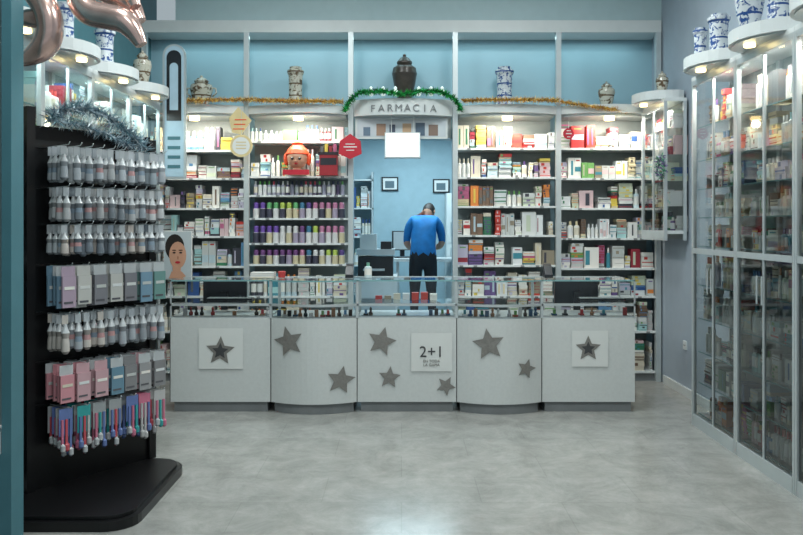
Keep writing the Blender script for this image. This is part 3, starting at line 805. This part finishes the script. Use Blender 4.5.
# ------------------------------------------------------------------ man
def skin_mesh(verts, edges, rads, sub=2):
    me = bpy.data.meshes.new('sk'); me.from_pydata(verts, edges, []); me.update()
    o = bpy.data.objects.new('sk', me); COLL.objects.link(o)
    m = o.modifiers.new('s', 'SKIN'); m.use_smooth_shade = True
    sv = me.skin_vertices[0].data if me.skin_vertices else None
    if sv is None:
        bm = bmesh.new(); bm.from_mesh(me); bm.verts.layers.skin.verify(); bm.to_mesh(me); bm.free(); sv = me.skin_vertices[0].data
    for i, r in enumerate(rads):
        sv[i].radius = r if isinstance(r, tuple) else (r, r); sv[i].use_root = (i == 0)
    s = o.modifiers.new('u', 'SUBSURF'); s.levels = sub; s.render_levels = sub
    dg = bpy.context.evaluated_depsgraph_get(); dg.update()
    out = bpy.data.meshes.new_from_object(o.evaluated_get(dg))
    bpy.data.objects.remove(o)
    return out
V = [(0, 0, .96), (0, .01, 1.10), (.01, .06, 1.26), (.02, .12, 1.39), (.03, .18, 1.45), (.04, .22, 1.50)]
Rr = [(.165, .125), (.160, .12), (.18, .125), (.15, .10), (.062, .062), (.055, .055)]
E = [(0, 1), (1, 2), (2, 3), (3, 4), (4, 5)]
def addv(p, r, par):
    V.append(p); Rr.append(r); E.append((par, len(V)-1)); return len(V)-1
wr = {}
for sx in (-1, 1):
    a = addv((.02+sx*.14, .11, 1.40), .078, 3); a = addv((.02+sx*.19, .115, 1.35), .066, a); a = addv((.02+sx*.215, .13, 1.24), .056, a)
    a = addv((.02+sx*.225, .15, 1.13), .045, a); a = addv((.02+sx*.19, .27, 1.08), .042, a); a = addv((.02+sx*.13, .39, 1.06), .028, a)
    wr[sx] = Vector(V[a])
    b = addv((sx*.09, 0, .86), .10, 0); b = addv((sx*.10, .01, .66), .082, b); b = addv((sx*.105, .015, .50), .062, b)
    b = addv((sx*.11, -.015, .34), .058, b); b = addv((sx*.115, -.02, .10), .042, b); b = addv((sx*.12, -.02, .05), .045, b)
    b = addv((sx*.13, .06, .04), .042, b); b = addv((sx*.14, .15, .03), .032, b)
body = skin_mesh(V, E, Rr)
for m in (M_skin, M_shirt, M_trous, M_shoe, M_hair): body.materials.append(m)
for p in body.polygons:
    c = p.center; mi = 1
    arm = abs(c.x-.02) > 0.09 and c.y > 0.20 and c.z < 1.3
    if c.z < 0.075: mi = 3
    elif c.z < 1.0 and not arm: mi = 2
    elif arm or (abs(c.x-.02) > 0.17 and c.z < 1.15 and c.y > .10): mi = 0
    elif c.z > 1.45 and c.y > .15: mi = 0
    p.material_index = mi
man_bm = bmesh.new(); man_bm.from_mesh(body)
for sx in (-1, 1):
    w = wr[sx]; d = Vector((-sx*.45, .85, -.15)).normalized(); side = Vector((sx*.85, .45, 0)).normalized(); up = Vector((0, 0, 1))
    parts = [([w, w+d*.04, w+d*.085], [.028, (.036, .02), (.034, .018)])]
    for k, (off, ln) in enumerate(((.03, .062), (.011, .075), (-.009, .07), (-.028, .055))):
        b0 = w+d*.07-side*(-off)
        parts.append(([b0, b0+d*(ln*.45)+up*.002, b0+d*(ln*.8)-up*.012, b0+d*(ln*.95)-up*.03], [.0095, .009, .008, .006]))
    t0 = w+d*.025-side*.02
    parts.append(([t0, t0-side*.028+d*.02, t0-side*.034+d*.05-up*.008], [.012, .010, .008]))
    for P, rr in parts:
        m2 = skin_mesh([tuple(p) for p in P], [(i, i+1) for i in range(len(P)-1)], rr)
        man_bm.from_mesh(m2)
hb = bmesh.new(); bmesh.ops.create_uvsphere(hb, u_segments=28, v_segments=20, radius=1.0)
for v in hb.verts:
    x, y, z = v.co
    hx = .076*(1-.22*max(0, -z)**1.5*(1 if y > -.2 else .4)); hy = .096; hz = .118
    n = Vector((x*hx, y*hy, z*hz))
    if y > .6:
        n.y += .022*math.exp(-((x/.16)**2))*math.exp(-(((z+.12)/.2)**2))
        n.y -= .010*math.exp(-(((abs(x)-.35)/.16)**2))*math.exp(-(((z-.08)/.12)**2))
        n.y += .006*math.exp(-((x/.28)**2))*math.exp(-(((z+.45)/.07)**2))
        n.y += .006*math.exp(-((x/.3)**2))*math.exp(-(((z+.75)/.15)**2))
    if z > .15 or y < -.05 and z > -.5: n *= 1.045
    v.co = n
for f in hb.faces:
    c = f.calc_center_median(); f.smooth = True
    f.material_index = 4 if (c.z > .055 or (c.y < .01 and c.z > -.06)) and not (c.y > .06 and c.z < .075) else 0
for sx in (-1, 1):
    r = bmesh.ops.create_uvsphere(hb, u_segments=10, v_segments=8, radius=1.0)
    for v in r['verts']: v.co = Vector((sx*.079+v.co.x*.01, v.co.y*.018-.005, v.co.z*.03-.008))
    for v in r['verts']:
        for f in v.link_faces: f.smooth = True; f.material_index = 0
    r = bmesh.ops.create_uvsphere(hb, u_segments=10, v_segments=8, radius=.011)
    for v in r['verts']: v.co += Vector((sx*.028, .082, .008))
    for v in r['verts']:
        for f in v.link_faces: f.smooth = True; f.material_index = 3
hm = bpy.data.meshes.new('h'); hb.to_mesh(hm); hb.free()
hm.transform(Matrix.Translation((.08, .275, 1.535)) @ Matrix.Rotation(-.3, 4, 'Z') @ Matrix.Rotation(math.radians(-50), 4, 'X'))
man_bm.from_mesh(hm)
mm = bpy.data.meshes.new('man'); man_bm.to_mesh(mm); man_bm.free()
for m in (M_skin, M_shirt, M_trous, M_shoe, M_hair): mm.materials.append(m)
man = bpy.data.objects.new('man', mm); COLL.objects.link(man); man.location = (0.27, 10.0, 0.2)
mb = MB([M_paper]); mb.box(-.1, .1, -.09, .07, 0, .012); o = mb.obj('paper_sheet'); o.location = (0.28, 10.56, 1.121)

# ------------------------------------------------------------------ added overhead fill, back room and cove lamps
for x, y in ((-1.1, 5.8), (1.1, 5.8), (-1.1, 3.2), (1.1, 3.2), (0, 1.0)):  # unseen panels and lamps added overhead to light the shop
    mb = MB([M_white, M_lightbox]); mb.box(x-.35, x+.35, y-.35, y+.35, 4.19, 4.25, 0); mb.box(x-.32, x+.32, y-.32, y+.32, 4.185, 4.19, 1)
    mb.obj('overhead_fill_panel')
    area('overhead_fill_lamp', (x, y, 4.17), 0.64, 0.64, 54 if y > 2 else 40, (0.93, 1.0, 0.99))
area('back_room_lamp', (0.2, 10.0, 2.85), 1.2, 1.2, 66, (0.7, 0.92, 1.0))
area('cove_lamp', (0.0, 8.12, 3.46), 4.8, 0.1, 9, (0.6, 0.9, 0.95))

w = bpy.data.worlds.new('world'); scene.world = w; w.use_nodes = True
bg = w.node_tree.nodes['Background']; bg.inputs[0].default_value = (0.76, 0.9, 0.97, 1); bg.inputs[1].default_value = 0.45

cam = bpy.data.cameras.new('camera'); co = bpy.data.objects.new('camera', cam); COLL.objects.link(co)
co.location = (0, 0, 1.56); co.rotation_euler = (math.pi/2, 0, 0)
cam.sensor_width = 36; cam.lens = 36*800/803; cam.shift_y = -42.5/803
scene.camera = co
scene.view_settings.view_transform = 'Standard'
